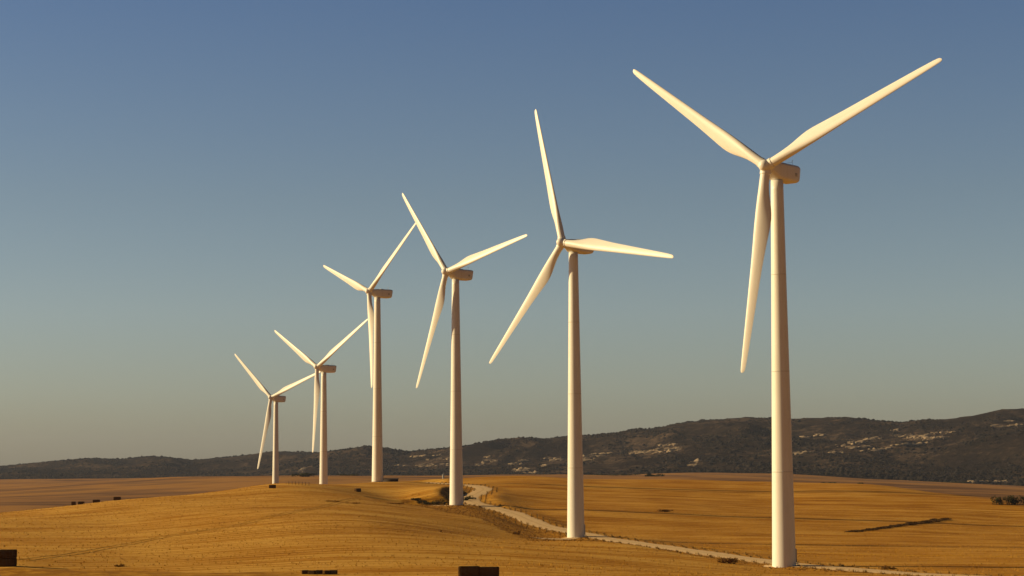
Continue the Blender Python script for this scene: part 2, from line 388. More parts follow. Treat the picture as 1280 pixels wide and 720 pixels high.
def ribbon(name, line, half, mat, lift=0.10, n=9):
    t = np.gradient(line, axis=0); t /= np.linalg.norm(t, axis=1)[:, None]; nr = np.stack([-t[:, 1], t[:, 0]], 1)
    vs, ed = [], []
    hw = half if hasattr(half, '__len__') else np.full(len(line), half)
    for i, p in enumerate(line):
        for j in range(n):
            s = j / (n - 1) * 2 - 1; q = p + nr[i] * s * hw[i] * (1 + 0.12 * math.sin(i * 0.23 + j))
            vs.append((q[0], q[1], surf(q[0], q[1]) + lift - 0.12 * abs(s) ** 4)); ed.append(abs(s))
    fs = [(i * n + j, i * n + j + 1, (i + 1) * n + j + 1, (i + 1) * n + j) for i in range(len(line) - 1) for j in range(n - 1)]
    o = link(name, vs, fs, mat, smooth=True)
    a = o.data.attributes.new('edge', 'FLOAT', 'POINT'); a.data.foreach_set('value', np.array(ed, np.float32))
    return tag(o, kind='structure')
ribbon('road', road_c, 3.9, M_ROAD)
def pad(line_px, half):
    ln = smooth_line([P(*q)[:2] for q in line_px], 1.0); return ribbon('gravel_pad', ln, half, M_ROAD, 0.13)
pad([(668,672,516),(700,670.5,522),(722,670,532),(738,671,534)], 3.0)
pad([(538,631,664),(556,630.5,668),(572,630.5,673),(588,629.5,678)], 3.4)
pad([(955,706,392),(985,708,391),(1012,710,388)], 2.6)

# ------------------------------------------------------------------ hills
sk = np.array([(-300,588),(-150,585),(8,582),(60,577),(110,573),(155,574),(190,570),(215,572),(240,575),(300,570),(340,564),(400,565),(430,562),(455,558),(480,560),(510,565),(545,561),(590,556),(620,549),(650,546),(680,548),(700,546),(745,543),(770,540),(790,535),(815,536),(840,530),(880,525),(930,521),(985,523),(1020,522),(1055,521),(1090,525),(1125,528),(1150,524),(1180,524),(1215,519),(1250,511),(1280,510),(1400,514),(1600,530)], float)
cd = np.array([(-300,8600),(300,8000),(480,7000),(620,6000),(900,5600),(1600,5200)], float)
ft = np.array([(-300,606),(8,604),(330,600),(640,597.5),(830,592.5),(960,591.5),(1050,595),(1130,601),(1215,608),(1280,608.5),(1600,612)], float)
fdd = np.array([(-300,4600),(330,4300),(640,3700),(900,3300),(1280,3000),(1600,3000)], float)
hx = np.arange(-2700, 2700, 12.0); hy = np.arange(2700, 9600, 14.0)
HX, HY = np.meshgrid(hx, hy); hu = HX / HY * F_PX + 640
def elev(px, py, d):
    """height at distance d seen at photo row py"""
    px = np.asarray(px, float); q = np.stack([(px - 640) / F_PX, (360 - np.asarray(py, float)) / F_PX, -np.ones_like(px)], -1) @ MC.T
    return q[..., 2] / q[..., 1] * d
c_d = np.interp(hu, cd[:, 0], cd[:, 1]); f_d = np.interp(hu, fdd[:, 0], fdd[:, 1])
cz = elev(hu, np.interp(hu, sk[:, 0], sk[:, 1]), c_d); fz_ = elev(hu, np.interp(hu, ft[:, 0], ft[:, 1]), f_d)
t = (HY - f_d) / (c_d - f_d); tc = np.clip(t, 0, 1)
prof = 0.35 * tc + 0.65 * (tc * tc * (3 - 2 * tc))
relief = fbm(HX / 620 + 0.6 * fbm(HX / 300, HY / 300, 2, 4), HY / 900, 5, 31, ridged=True) - 0.55
relief2 = fbm(HX / 120, HY / 120, 4, 77) - 0.5
env = np.clip(tc * 6, 0, 1) * np.clip((1 - tc) * 5, 0.0, 1)
HZ = fz_ + (cz - fz_) * prof + env * np.minimum(prof, 1 - prof) * (relief * 430 * np.clip((cz - fz_) / 130, 0.25, 1) + relief2 * 36) + relief2 * 5 * np.clip(tc * 20, 0, 1)
ez = elev(hu, np.interp(hu, sk[:, 0], sk[:, 1]), HY); HZ = HZ - 0.9 * np.maximum(HZ - ez + 2, 0)
HZ = np.where(t > 1, cz - (t - 1) * 260 + relief2 * 5, HZ); HZ = np.where(t < 0, fz_ + t * 140, HZ)
ny2, nx2 = HX.shape; idx = np.arange(nx2 * ny2).reshape(ny2, nx2)
fc = np.stack([idx[:-1, :-1], idx[:-1, 1:], idx[1:, 1:], idx[1:, :-1]], -1).reshape(-1, 4)
hills = link('hills', np.stack([HX, HY, HZ], -1).reshape(-1, 3), fc, M_HILL, smooth=True); tag(hills, kind='structure')
def hz(x, y):
    fx = np.clip((np.asarray(x) + 2700) / 12.0, 0, nx2 - 2.01); fy = np.clip((np.asarray(y) - 2700) / 14.0, 0, ny2 - 2.01)
    i = fx.astype(int); j = fy.astype(int); a = fx - i; b = fy - j
    return (HZ[j, i] * (1 - a) + HZ[j, i + 1] * a) * (1 - b) + (HZ[j + 1, i] * (1 - a) + HZ[j + 1, i + 1] * a) * b

OUT = [
 (790,864,550,569,90,'broad layered pale rock outcrop high on the hill, midway between the two right turbines'),
 (726,766,563,577,36,'pale rock ledges just right of the second turbine from the right'),
 (861,878,575,583,14,'small pale rock patch low on the slope, below the broad layered outcrop'),
 (681,707,571,583,34,'pale rock patch just left of the second turbine from the right'),
 (640,671,570,592,44,'pale rocks running down a steep slope above the bend of the track'),
 (594,623,571,586,24,'faint pale rocks just right of the turbine beside the shaded bank'),
 (498,560,568,583,40,'scattered pale rocks left of the turbine beside the shaded bank'),
 (1062,1111,543,567,70,'large curved pale rock outcrop first to the right of the tallest turbine'),
 (1113,1146,538,559,22,'thin diagonal pale rock bands between the two largest right outcrops'),
 (1140,1199,541,560,64,'wide blocky pale rock face farthest right below the ridge dip'),
 (1243,1284,526,534,30,'reddish pale rock band just under the highest ridge at the right edge'),
 (992,1014,566,577,20,'low slanting pale rock strip beside the tallest turbine tower'),
 (1003,1031,543,552,12,'two small pale rock spots high beside the tallest turbine tower'),
 (1034,1057,556,567,14,'small pale rocks low left of the large curved outcrop'),
 (376,383,586,590,6,'tiny pale rock spot on the far hill between the two leftmost turbines')]
# scrub and woods on the hills: one mass nobody could count
ico = bmesh.new(); bmesh.ops.create_icosphere(ico, subdivisions=1, radius=1)
ICO_V = np.array([v.co[:] for v in ico.verts]); ICO_F = np.array([[v.index for v in f.verts] for f in ico.faces]); ico.free()
def blobs(cent, size, jitter=0.35):
    n = len(cent)
    v = ICO_V[None] * (1 + rng.uniform(-jitter, jitter, (n, len(ICO_V), 1))) * size[:, None, :] + cent[:, None, :]
    f = ICO_F[None] + (np.arange(n) * len(ICO_V))[:, None, None]
    return v.reshape(-1, 3), f.reshape(-1, 3)
N = 110000
by = rng.uniform(3000, 8700, N); bu = rng.uniform(-0.285, 0.285, N); bx = bu * by
pxs = bu * F_PX + 640; tb = (by - np.interp(pxs, fdd[:, 0], fdd[:, 1])) / (np.interp(pxs, cd[:, 0], cd[:, 1]) - np.interp(pxs, fdd[:, 0], fdd[:, 1]))
dens = fbm(bx / 170, by / 170, 4, 55) + 0.12 * (tb < 0.3)
bpy_ = 360 - F_PX * ((np.stack([bx, by, hz(bx, by)], 1) @ MC)[:, 1] / -(np.stack([bx, by, hz(bx, by)], 1) @ MC)[:, 2])
rocky = np.zeros(N, bool)
for o_ in OUT: rocky |= (pxs > o_[0] - 1) & (pxs < o_[1] + 1) & (bpy_ > o_[2] - 1) & (bpy_ < o_[3] + 1) & (rng.random(N) < 0.88)
keep = ~rocky & (tb > 0.0) & (tb < 1.03) & (dens + 0.10 * (fbm(bx / 520, by / 700, 3, 91) - 0.5) * 4 - 0.20 * np.clip(tb, 0, 1) > 0.405)
bx, by = bx[keep], by[keep]; n = len(bx)
sz = np.where(rng.random(n) < 0.16, rng.uniform(2.0, 4.4, n), rng.uniform(0.8, 2.2, n)) * (0.7 + 0.6 * fbm(bx / 400, by / 400, 2, 5))
vs, fs = blobs(np.stack([bx, by, hz(bx, by) + sz * 0.25], 1), np.stack([sz * rng.uniform(.9, 1.6, n), sz * rng.uniform(.9, 1.6, n), sz * rng.uniform(.55, 1.0, n)], 1))
tag(link('hillside_scrub', vs, fs, M_SCRUB), 'dark evergreen scrub and woods covering the far hills', 'scrub', kind='stuff')

# limestone outcrops
def on_hill(px, py):
    ds = np.arange(2900, 9400, 8.0); v = P(px, py, 1.0); z = hz(v[0] * ds, ds); below = v[2] * ds < z
    k = int(np.argmax(below)) if below.any() else -1
    return v[0] * ds[k], ds[k], z[k]
def outcrop(px0, px1, py0, py1, n, label):
    cx, cy, czz = on_hill((px0 + px1) / 2, (py0 + py1) / 2)
    C, Z = [], []; n = int(n * 3)
    tilt = rng.uniform(-0.02, 0.12); kb = max(3, int((py1 - py0) / 3))
    bands = rng.uniform(py0, py1, kb); lo = rng.uniform(-.2, .6, kb); hi = lo + rng.uniform(.25, .7, kb)
    for i in range(n):
        k = rng.integers(0, kb); t = min(1, max(0, rng.uniform(lo[k], hi[k])))
        px = px0 + t * (px1 - px0); py = np.clip(bands[k] + rng.normal(0, 0.5) - (px - (px0 + px1) / 2) * tilt, py0, py1)
        x, y, z = on_hill(px, py); s = 0.9 + 3.2 * rng.random() ** 2.5
        C.append((x - cx, y - cy, z - czz + s * 0.15)); Z.append((s * rng.uniform(1.0, 3.2), s * rng.uniform(.8, 1.6), s * rng.uniform(.45, 1.0)))
    C = np.array(C); v, f = blobs(C, np.array(Z), 0.4)
    # one rough shelf of bare ground under all the stones
    a0, a1 = C[:, 0].min() - 2, C[:, 0].max() + 2; b0, b1 = C[:, 1].min() - 2, C[:, 1].max() + 2
    na, nb = max(6, int((a1 - a0) / 5)), max(6, int((b1 - b0) / 7)); A, B = np.meshgrid(np.linspace(a0, a1, na), np.linspace(b0, b1, nb))
    zz = hz(A + cx, B + cy) - czz + 0.25 + rng.uniform(0, .3, A.shape); ix = np.arange(na * nb).reshape(nb, na) + len(v)
    q = np.stack([ix[:-1, :-1], ix[:-1, 1:], ix[1:, 1:], ix[1:, :-1]], -1).reshape(-1, 4)
    o = link('rock_outcrop', np.vstack([v, np.stack([A, B, zz], -1).reshape(-1, 3)]), [tuple(t) for t in f] + [tuple(t) for t in q], M_ROCK)
    o.data.materials.append(M_HILL); o.data.polygons.foreach_set('material_index', np.r_[np.zeros(len(f), np.int32), np.ones(len(q), np.int32)].astype(np.int32))
    o.location = (cx, cy, czz); tag(o, label, 'rock', 'limestone outcrops on the hillside')
for o in OUT: outcrop(*o)

# ------------------------------------------------------------------ wind turbines
HUB_H, OVH, TILT, CONE, BL = 78.0, 4.0, R(5), R(-0.3), 40.7
def lathe(prof, n=48, cap=True):
    vs = [(r * math.cos(2 * math.pi * i / n), r * math.sin(2 * math.pi * i / n), z) for r, z in prof for i in range(n)]
    fs = [(j * n + i, j * n + (i + 1) % n, (j + 1) * n + (i + 1) % n, (j + 1) * n + i) for j in range(len(prof) - 1) for i in range(n)]
    if cap: fs += [tuple(range(n))[::-1], tuple((len(prof) - 1) * n + i for i in range(n))]
    return vs, fs
def fix_normals(o):
    bm = bmesh.new(); bm.from_mesh(o.data); bmesh.ops.recalc_face_normals(bm, faces=bm.faces); bm.to_mesh(o.data); bm.free()
def join(*parts):
    V_, F_ = [], []
    for v, f in parts:
        o = len(V_); V_ += [tuple(q) for q in v]; F_ += [tuple(i + o for i in q) for q in f]
    return V_, F_
def loft(secs, closed=True):
    n = len(secs[0]); vs = [p for s in secs for p in s]
    fs = [(j * n + i, j * n + (i + 1) % n, (j + 1) * n + (i + 1) % n, (j + 1) * n + i) for j in range(len(secs) - 1) for i in range(n)]
    if closed: fs += [tuple(range(n))[::-1], tuple((len(secs) - 1) * n + i for i in range(n))]
    return vs, fs
TOP = HUB_H - 2.35
def r_tower(z): return 2.32 + (1.22 - 2.32) * (z / TOP) ** 0.92
def build_tower():
    prof = []
    for i in range(41):
        z = i / 40 * TOP; prof.append((r_tower(z), z))
    for zf in (18.5, 38, 57):                         # bolted section joints
        pass
    prof.sort(key=lambda p: p[1])
    prof = [(r_tower(0), -3.0)] + prof
    return lathe(prof, 64)
def blade_mesh():
    tab = [(1.2, 1.9, 1.0, 0), (3.2, 1.9, 1.0, 0), (5.0, 2.15, .82, 12), (7.0, 2.75, .52, 12), (9.2, 3.3, .34, 11), (11.2, 3.42, .28, 10), (14.5, 3.0, .24, 7.5), (19, 2.5, .21, 5),
           (25, 2.1, .19, 2.8), (31, 1.7, .18, 1.2), (36, 1.38, .17, .4), (39, 1.12, .16, 0), (40.2, .92, .16, 0), (40.55, .62, .16, 0), (40.75, .2, .16, 0)]
    rs = np.array(sorted(set(list(np.linspace(1.2, 39, 34)) + [39.5, 40, 40.3, 40.55, 40.7])))
    T = np.array(tab); secs = []
    from math import sin, cos, pi
    for r in rs:
        c, th, tw = (np.interp(r, T[:, 0], T[:, i]) for i in (1, 2, 3))
        if 3 < r < 39:                                # smooth the table
            c, th, tw = (np.mean([np.interp(r + k, T[:, 0], T[:, i]) for k in (-1.2, -.6, 0, .6, 1.2)]) for i in (1, 2, 3))
        tw = R(tw + 3.0) ; circ = min(1, max(0, (th - .3) / .7)); s = []
        n = 28
        for i in range(n):
            a = 2 * pi * i / n; xc = .5 * (1 + cos(a))          # 1 = trailing, 0 = leading
            yt = 5 * th * (.2969 * math.sqrt(xc) - .126 * xc - .3516 * xc ** 2 + .2843 * xc ** 3 - .1036 * xc ** 4)
            ax = (0.30 - xc) * c; ay = (-yt if sin(a) >= 0 else yt) * c + 0.02 * c * 4 * xc * (1 - xc) * -1
            bx_, by_ = -.5 * c * cos(a), -.5 * c * sin(a) * th
            x = ax * (1 - circ) + bx_ * circ; y = ay * (1 - circ) + by_ * circ
            # +x = leading edge, -y = upwind; twist turns the leading edge upwind
            s.append((x * cos(tw) + y * sin(tw), -x * sin(tw) + y * cos(tw), r))
        secs.append(s)
    return loft(secs)
def rbox(wd, z0, z1, rad, y, n=6, zc=0):
    hw = wd / 2; pts = []
    for cx, cz_, a0 in ((hw - rad, z1 - rad, 0), (-hw + rad, z1 - rad, 90), (-hw + rad, z0 + rad, 180), (hw - rad, z0 + rad, 270)):
        for i in range(n + 1):
            a = R(a0 + 90 * i / n); pts.append((cx + rad * math.cos(a), y, cz_ + rad * math.sin(a)))
    return pts
def slant(sec, k, zmid):                                # tilt an end section: top farther back
    return [(x, y + k * (z - zmid), z) for x, y, z in sec]
def box(x0, x1, y0, y1, z0, z1, bev=0.0):
    bm = bmesh.new(); bmesh.ops.create_cube(bm, size=1)
    bmesh.ops.scale(bm, vec=(x1 - x0, y1 - y0, z1 - z0), verts=bm.verts); bmesh.ops.translate(bm, vec=((x0 + x1) / 2, (y0 + y1) / 2, (z0 + z1) / 2), verts=bm.verts)
    if bev: bmesh.ops.bevel(bm, geom=list(bm.edges), offset=bev, segments=2, affect='EDGES')
    bm.verts.index_update(); r = ([v.co[:] for v in bm.verts], [tuple(v.index for v in f.verts) for f in bm.faces]); bm.free(); return r
def tube(p, q, r, n=8):
    p = Vector(p); q = Vector(q); d = (q - p); rot = d.to_track_quat('Z', 'Y').to_matrix()
    v, f = lathe([(r, 0), (r, d.length)], n); return [tuple(rot @ Vector(x) + p) for x in v], f

LABELS = [
 'tallest white wind turbine, rightmost of the row, standing beside the gravel track',
 'white wind turbine second from right, one blade pointing almost level to the right',
 'white wind turbine in front of the shaded bank where the track bends',
 'white wind turbine on the field crest, upper blade tip meeting its right neighbour\'s blade',
 'small white wind turbine with hidden foot behind crest, second from left',
 'smallest and farthest white wind turbine, leftmost of the row, bale at its foot']
def set_parts(parts, yaw, phase):
    Q = Matrix.Rotation(-yaw, 4, 'Z')
    parts['nacelle'].matrix_local = Matrix.Translation((0, 0, HUB_H)) @ Q
    A = Matrix.Translation((0, 0, HUB_H)) @ Q @ Matrix.Translation((0, -OVH, 0)) @ Matrix.Rotation(-TILT, 4, 'X')
    parts['hub'].matrix_local = A @ Matrix.Rotation(phase, 4, 'Y')
    for k, b in enumerate(parts['blades']):
        b.matrix_local = A @ Matrix.Rotation(phase + k * 2 * math.pi / 3, 4, 'Y') @ Matrix.Rotation(CONE, 4, 'X')
def build_turbine(t, label):
    root = empty('wind_turbine', t[:3], label, 'wind turbine', 'wind turbines in a receding row')
    tw = link('tower', *build_tower(), M_PAINT, root, True)
    link('base_flange', *lathe([(2.5, -3), (2.5, .1), (2.36, .16), (2.3, .16)], 48), M_CONC, tw)
    for zf in (18.5, 38, 57):
        link('section_joint', *lathe([(r_tower(zf) - .01, zf - .075), (r_tower(zf - .07) + .016, zf - .07), (r_tower(zf + .07) + .016, zf + .07), (r_tower(zf) - .01, zf + .075)], 64, False), M_JOINT, tw)
    yaw_d = R(100)                                       # door on the track side
    dv, df = join(box(-.45, .45, -2.44, -2.2, 1.2, 3.5, .03), box(-.6, .6, -2.42, -2.15, 1.05, 3.65, .03))
    d = link('door', dv, df, M_DOOR, tw); d.rotation_euler = (0, 0, yaw_d)
    sv, sf = join(*[box(-.55, .55, -2.5 - .3 * (4 - i), -2.2 - .3 * (4 - i), .28 * i - .1, .28 * i + .02) for i in range(5)])
    st = link('steps', sv, sf, M_METAL, tw); st.rotation_euler = (0, 0, yaw_d)
    z0, z1 = -2.35, 1.1
    secs = [rbox(2.3, -1.3, 1.0, 1.0, -2.9), rbox(2.5, -1.6, 1.05, .9, -2.2), rbox(3.0, -2.2, 1.1, .6, -1.0), rbox(3.3, z0, z1, .62, .4), rbox(3.4, z0 - .1, z1 + .05, .7, 3.5),
            slant(rbox(3.4, z0 - .05, z1 + .05, .7, 5.7), .16, -.6), slant(rbox(3.1, z0 + .12, z1 - .08, .7, 6.35), .18, -.6), slant(rbox(2.4, z0 + .5, z1 - .45, .6, 6.62), .18, -.6)]
    nac = link('nacelle', *loft(secs), M_PAINT, root, True); fix_normals(nac)
    m = nac.modifiers.new('split', 'EDGE_SPLIT'); m.split_angle = R(40)
    av, af = join(tube((.5, 5.2, 1.0), (.5, 5.2, 2.1), .03), tube((-.5, 5.2, 1.0), (-.5, 5.2, 1.95), .03), tube((-.5, 5.2, 1.8), (.5, 5.2, 1.8), .025), box(.42, .58, 5.12, 5.28, 2.05, 2.17))
    link('wind_mast', av, af, M_METAL, nac)
    link('roof_hatch', *box(-.7, .7, 1.2, 2.8, 1.08, 1.3, .05), M_PAINT, nac)
    for s in (1, -1):
        vv, vf = join(*[box(*sorted((s * 1.69, s * 1.73)), 4.2 + .42 * i, 4.5 + .42 * i, -1.2, -.55, .01) for i in range(2)])
        link('vent', vv, vf, M_VENT, nac)
    # spinner along -y with three stub collars
    pr = [(.0, 1.85), (.35, 1.8), (.7, 1.62), (.98, 1.3), (1.18, .8), (1.26, .2), (1.26, -.6), (1.2, -1.1), (1.0, -1.15)]
    hv, hf = lathe([(max(r, .02), z) for r, z in pr][::-1], 40)
    parts_ = [([(x, -z, y) for x, y, z in hv], hf)]
    for k in range(3):
        rot = Matrix.Rotation(k * 2 * math.pi / 3, 3, 'Y')
        cv, cf = lathe([(1.06, .6), (1.06, 1.62), (.98, 1.66)], 32); parts_.append(([tuple(rot @ Vector(v)) for v in cv], cf))
    hub = link('hub', *join(*parts_), M_PAINT, root, True); fix_normals(hub)
    m = hub.modifiers.new('split', 'EDGE_SPLIT'); m.split_angle = R(40)
    blades = []
    for k in range(3):
        if not blades:
            b = link('blade', *blade_mesh(), M_PAINT, root, True); fix_normals(b)
            m = b.modifiers.new('split', 'EDGE_SPLIT'); m.split_angle = R(60)
        else:
            b = blades[0].copy(); COL.objects.link(b); b.parent = root
        blades.append(b)
    ps = dict(nacelle=nac, hub=hub, blades=blades, tower=tw); set_parts(ps, R(t[3]), R(t[4]))
    return root, ps
def copy_turbine(root, ps, t, label):
    r = root.copy(); COL.objects.link(r); r.location = t[:3]; r['label'] = label
    def cp(o):
        c = o.copy(); COL.objects.link(c); c.parent = r
        for ch in o.children:
            g = ch.copy(); COL.objects.link(g); g.parent = c
        return c
    q = dict(nacelle=cp(ps['nacelle']), hub=cp(ps['hub']), tower=cp(ps['tower']), blades=[cp(b) for b in ps['blades']])
    set_parts(q, R(t[3]), R(t[4]))
t0, ps0 = build_turbine(TURB[0], LABELS[0])
for t, lb in zip(TURB[1:], LABELS[1:]): copy_turbine(t0, ps0, t, lb)

# ------------------------------------------------------------------ straw bales
def bale_parts(L, D, H):
    bm = bmesh.new(); bmesh.ops.create_cube(bm, size=1); bmesh.ops.subdivide_edges(bm, edges=bm.edges, cuts=7, use_grid_fill=True)
    for v in bm.verts:
        x, y, z = v.co; e = sum(abs(c) > .49 for c in v.co)
        sh = 1 - (.035 if e == 2 else .06 if e == 3 else 0)
        v.co = Vector((x * L * sh, y * D * sh, z * H * sh)) + Vector([random.uniform(-.035, .035) for _ in range(3)])
        v.co.z += H / 2
    bm.verts.index_update(); r = ([v.co[:] for v in bm.verts], [tuple(v.index for v in f.verts) for f in bm.faces]); bm.free(); return r
def bale(x, y, z, L, D, H, rot, label, group, tilt=0):
    o = link('straw_bale', *bale_parts(L, D, H), M_BALE); o.location = (x, y, z - .03); o.rotation_euler = (tilt, 0, rot)
    tag(o, label, 'straw bale', group)
    tw = []
    for i in range(5):
        xx = (i - 2) * L / 5.6
        tw += [box(xx - .02, xx + .02, -D / 2 - .012, D / 2 + .012, -.0, H + .012)]
    link('twine', *join(*tw), M_TWINE, o)
    return o
def place_bale(px, py, L, D, H, rot, label, group, lo=230, hi=900, dz=0):
    x, y, z = on_ground(px, py, lo, hi); return bale(x, y, surf(x, y) + dz, L, D, H, rot, label, group)
gb = 'straw bales left on the fields'
x, y, z = on_ground(9, 708)
bale(x, y, surf(x, y), 2.5, 1.25, 1.2, R(2), 'lower dark straw bale of the two-bale stack at the left edge', gb)
bale(x + .05, y, surf(x, y) + 1.19, 2.42, 1.22, 1.2, R(-1), 'upper dark straw bale of the two-bale stack at the left edge', gb)
x, y, z = on_ground(598, 721.5, 230)
bale(x - 1.25, y, surf(x, y) - .1, 2.9, 1.4, 1.68, R(1), 'left half of the big dark bale block cut off by the bottom edge', gb)
bale(x + 1.48, y + .02, surf(x, y) - .12, 2.6, 1.4, 1.60, R(-1), 'right, lower half of the big dark bale block cut off by the bottom edge', gb)
for i, (px, L, rt, lb) in enumerate([(381.5, .95, 10, 'leftmost small dark bale of the low row near the bottom edge'), (390, 1.0, -15, 'second small dark bale of the low row near the bottom edge'),
        (399, .95, 5, 'middle small dark bale of the low row near the bottom edge'), (408, .8, 30, 'slightly gapped fourth small bale of the low row near the bottom edge'), (416.5, 1.1, -4, 'rightmost small dark bale of the low row near the bottom edge')]):
    place_bale(px, 717.5 + (i % 2) * .5, L, .6, .55, R(rt), lb, gb)
def crest_bale(px, L, D, H, rot, label):
    ds = np.linspace(420, 780, 400); v = P(px, 620, 1.0); k = int(np.argmax(gz(ds * v[0], ds) / ds)); d = ds[k] - 6
    return bale(d * v[0], d, surf(d * v[0], d), L, D, H, rot, label, gb)
crest_bale(92, 1.1, 2.2, 1.15, R(4), 'end-on bale, leftmost of the four on the far left field edge')
crest_bale(101.5, 1.8, 1.1, 0.9, R(-6), 'second bale from left of the four on the far left field edge')
crest_bale(120.5, 2.2, 1.1, 0.9, R(8), 'third bale from left of the four on the far left field edge')
crest_bale(146.5, 2.2, 1.1, 1.1, R(3), 'largest bale, rightmost of the four on the far left field edge')
place_bale(340.5, 610.8, 2.2, 1.1, 1.1, R(-5), 'dark straw bale at the foot of the leftmost turbine', gb, 400)
place_bale(447, 615, 2.0, 1.6, 1.2, R(38), 'straw bale with sunlit end, on the hill left of the crest turbine', gb, 400)

# ------------------------------------------------------------------ dry grass on the verges
def tufts(pts, hgt, blades=7):
    V_, F_ = [], []; n = 0
    P_ = np.array(pts); nb = blades
    for (x, y, z), h in zip(P_, hgt):
        for k in range(nb):
            a = rng.uniform(0, 6.28); l = h * rng.uniform(.6, 1.15); lean = rng.uniform(.15, .55) * l; wd = .05 + .07 * h
            ox, oy = rng.normal(0, .22 * h + .05, 2); dx, dy = math.cos(a), math.sin(a)
            V_ += [(x + ox - dy * wd, y + oy + dx * wd, z - .05), (x + ox + dy * wd, y + oy - dx * wd, z - .05), (x + ox + dx * lean, y + oy + dy * lean, z + l)]
            F_.append((n, n + 1, n + 2)); n += 3
    return V_, F_
sel = np.argwhere((verge > .5) & (rd > 3.2) & (GY > 285) & (GY < 760) & (np.abs(ua) < .28))
pick = sel[rng.choice(len(sel), min(2200, len(sel)), replace=False)]
pts = [(GX[j, i] + rng.uniform(-.8, .8), GY[j, i] + rng.uniform(-.8, .8)) for j, i in pick]
pts = [(x, y, surf(x, y)) for x, y in pts]
tag(link('verge_grass', *tufts(pts, rng.uniform(.1, .38, len(pts))), M_WEED), 'brown dry grass and weeds on the verge between field and track', 'grass', kind='stuff')
sel = np.argwhere((rd > 3.0) & (rd < 6.5) & (GY > 300) & (GY < 850) & (np.abs(ua) < .28))
pick = sel[rng.choice(len(sel), min(1700, len(sel)), replace=False)]
pts = [(GX[j, i], GY[j, i], GZ[j, i]) for j, i in pick]
tag(link('roadside_grass', *tufts(pts, rng.uniform(.15, .6, len(pts))), M_DRY), 'pale dry grass tufts along both edges of the gravel track', 'grass', kind='stuff')

# standing stubble and loose straw on the two fields
sel = np.argwhere((cover[..., 1] > .6) & (verge < .3) & (rd > 6) & (GY > 262) & (GY < 720) & (np.abs(ua) < .27))
wgt = np.array([(vnoise(np.array(rowv[j, i] * .33), np.array(GX[j, i] * .02), 5) ** 3 + .03) * (300.0 / GY[j, i]) ** 0.7 for j, i in sel]); wgt /= wgt.sum()
pick = sel[rng.choice(len(sel), min(17000, len(sel)), replace=False, p=wgt)]
px_ = rng.uniform(-.8, .8, (len(pick), 2)); pts = [(GX[j, i] + a, GY[j, i] + b, GZ[j, i]) for (j, i), (a, b) in zip(pick, px_)]
tag(link('stubble', *tufts(pts, rng.uniform(.10, .30, len(pts)), 3), M_STUB), 'cut straw stubble standing on the golden fields', 'stubble', kind='stuff')
# wheel tracks pressed into the stubble
def tracks(line_px, gap=1.9):
    ln = smooth_line([on_ground(*q)[:2] for q in line_px], 1.2); t = np.gradient(ln, axis=0); t /= np.linalg.norm(t, axis=1)[:, None]; nr = np.stack([-t[:, 1], t[:, 0]], 1)
    for sgn in (-1, 1): ribbon('wheel_track', ln + nr * sgn * gap / 2, .38, M_TRACK, 0.05, 4)
tracks([(30, 700), (180, 676), (300, 655), (400, 634), (450, 622)])
tracks([(1275, 696), (1120, 694), (980, 690), (860, 683)])
# ------------------------------------------------------------------ bushes, weeds, hedges
def leafcloud(wx, wy, h, n, leaf, seed):
    g = np.random.default_rng(seed); k = max(4, int(n / 60))
    cc = g.uniform(-1, 1, (k, 3)); cc[:, 2] = g.uniform(.15, .75, k); cr = g.uniform(.25, .5, k)
    cc[:, :2] *= (1 - cr)[:, None]
    c = g.integers(0, k, n); d = g.normal(size=(n, 3)); d /= np.linalg.norm(d, axis=1)[:, None]
    p = cc[c] + d * (cr[c] * g.uniform(.6, 1.05, n))[:, None]; p[:, 2] = np.abs(p[:, 2])
    p = p * np.array([wx / 2, wy / 2, h / 1.15]); V_ = np.empty((n, 4, 3)); a = g.normal(size=(n, 3)); a /= np.linalg.norm(a, axis=1)[:, None]
    b = np.cross(a, g.normal(size=(n, 3))); b /= np.linalg.norm(b, axis=1)[:, None]; s = leaf * g.uniform(.6, 1.4, (n, 1))
    V_[:, 0] = p - a * s; V_[:, 1] = p - b * s * .6; V_[:, 2] = p + a * s; V_[:, 3] = p + b * s * .6
    return V_.reshape(-1, 3), np.arange(n * 4).reshape(n, 4)
SEED = [100]
def bush(name, x, y, z, wx, wy, h, n, leaf, mat, label, cat, group=None, stem=True):
    SEED[0] += 1
    if stem:
        o = empty(name, (x, y, z - .05), label, cat, group)
        link('foliage', *leafcloud(wx, wy, h, n, leaf, SEED[0]), mat, o)
        sv = join(*[tube((.01 * math.cos(i), .01 * math.sin(i), -.3), (wx * .3 * math.cos(i), wy * .3 * math.sin(i), h * .55), .04 + .015 * h, 6) for i in (0, 2, 4)])
        link('stem', *sv, M_TRUNK, o)
    else:
        o = link(name, *leafcloud(wx, wy, h, n, leaf, SEED[0]), mat); o.location = (x, y, z - .05); tag(o, label, cat, group)
    return o
def at(px, py, lo=230, hi=1000):
    x, y, z = on_ground(px, py, lo, hi); return x, y, surf(x, y)
bush('dry_bush', *at(908, 704), 5.2, 3.0, 1.35, 700, .16, M_WEED, 'low brown dry bush beside the track, just left of the tallest turbine', 'bush')
bush('dry_bush', *at(1109, 711), 3.6, 2.0, .75, 420, .14, M_WEED, 'small dark dry bush on the track edge, right of the tallest turbine', 'bush')
bush('dry_bush', *at(551, 665), .7, .7, .6, 120, .09, M_WEED, 'tiny lone dark weed on open stubble, below the bending track', 'bush')
bush('dry_bush', *at(646, 667), 2.6, 2.0, 1.3, 320, .14, M_WEED, 'brown bush at the field corner under the track', 'bush')
bush('dry_bush', *at(830, 640, 300), 8.0, 2.0, 1.1, 600, .16, M_WEED, 'long dark weed clump on the right field, between the two right turbines', 'bush')
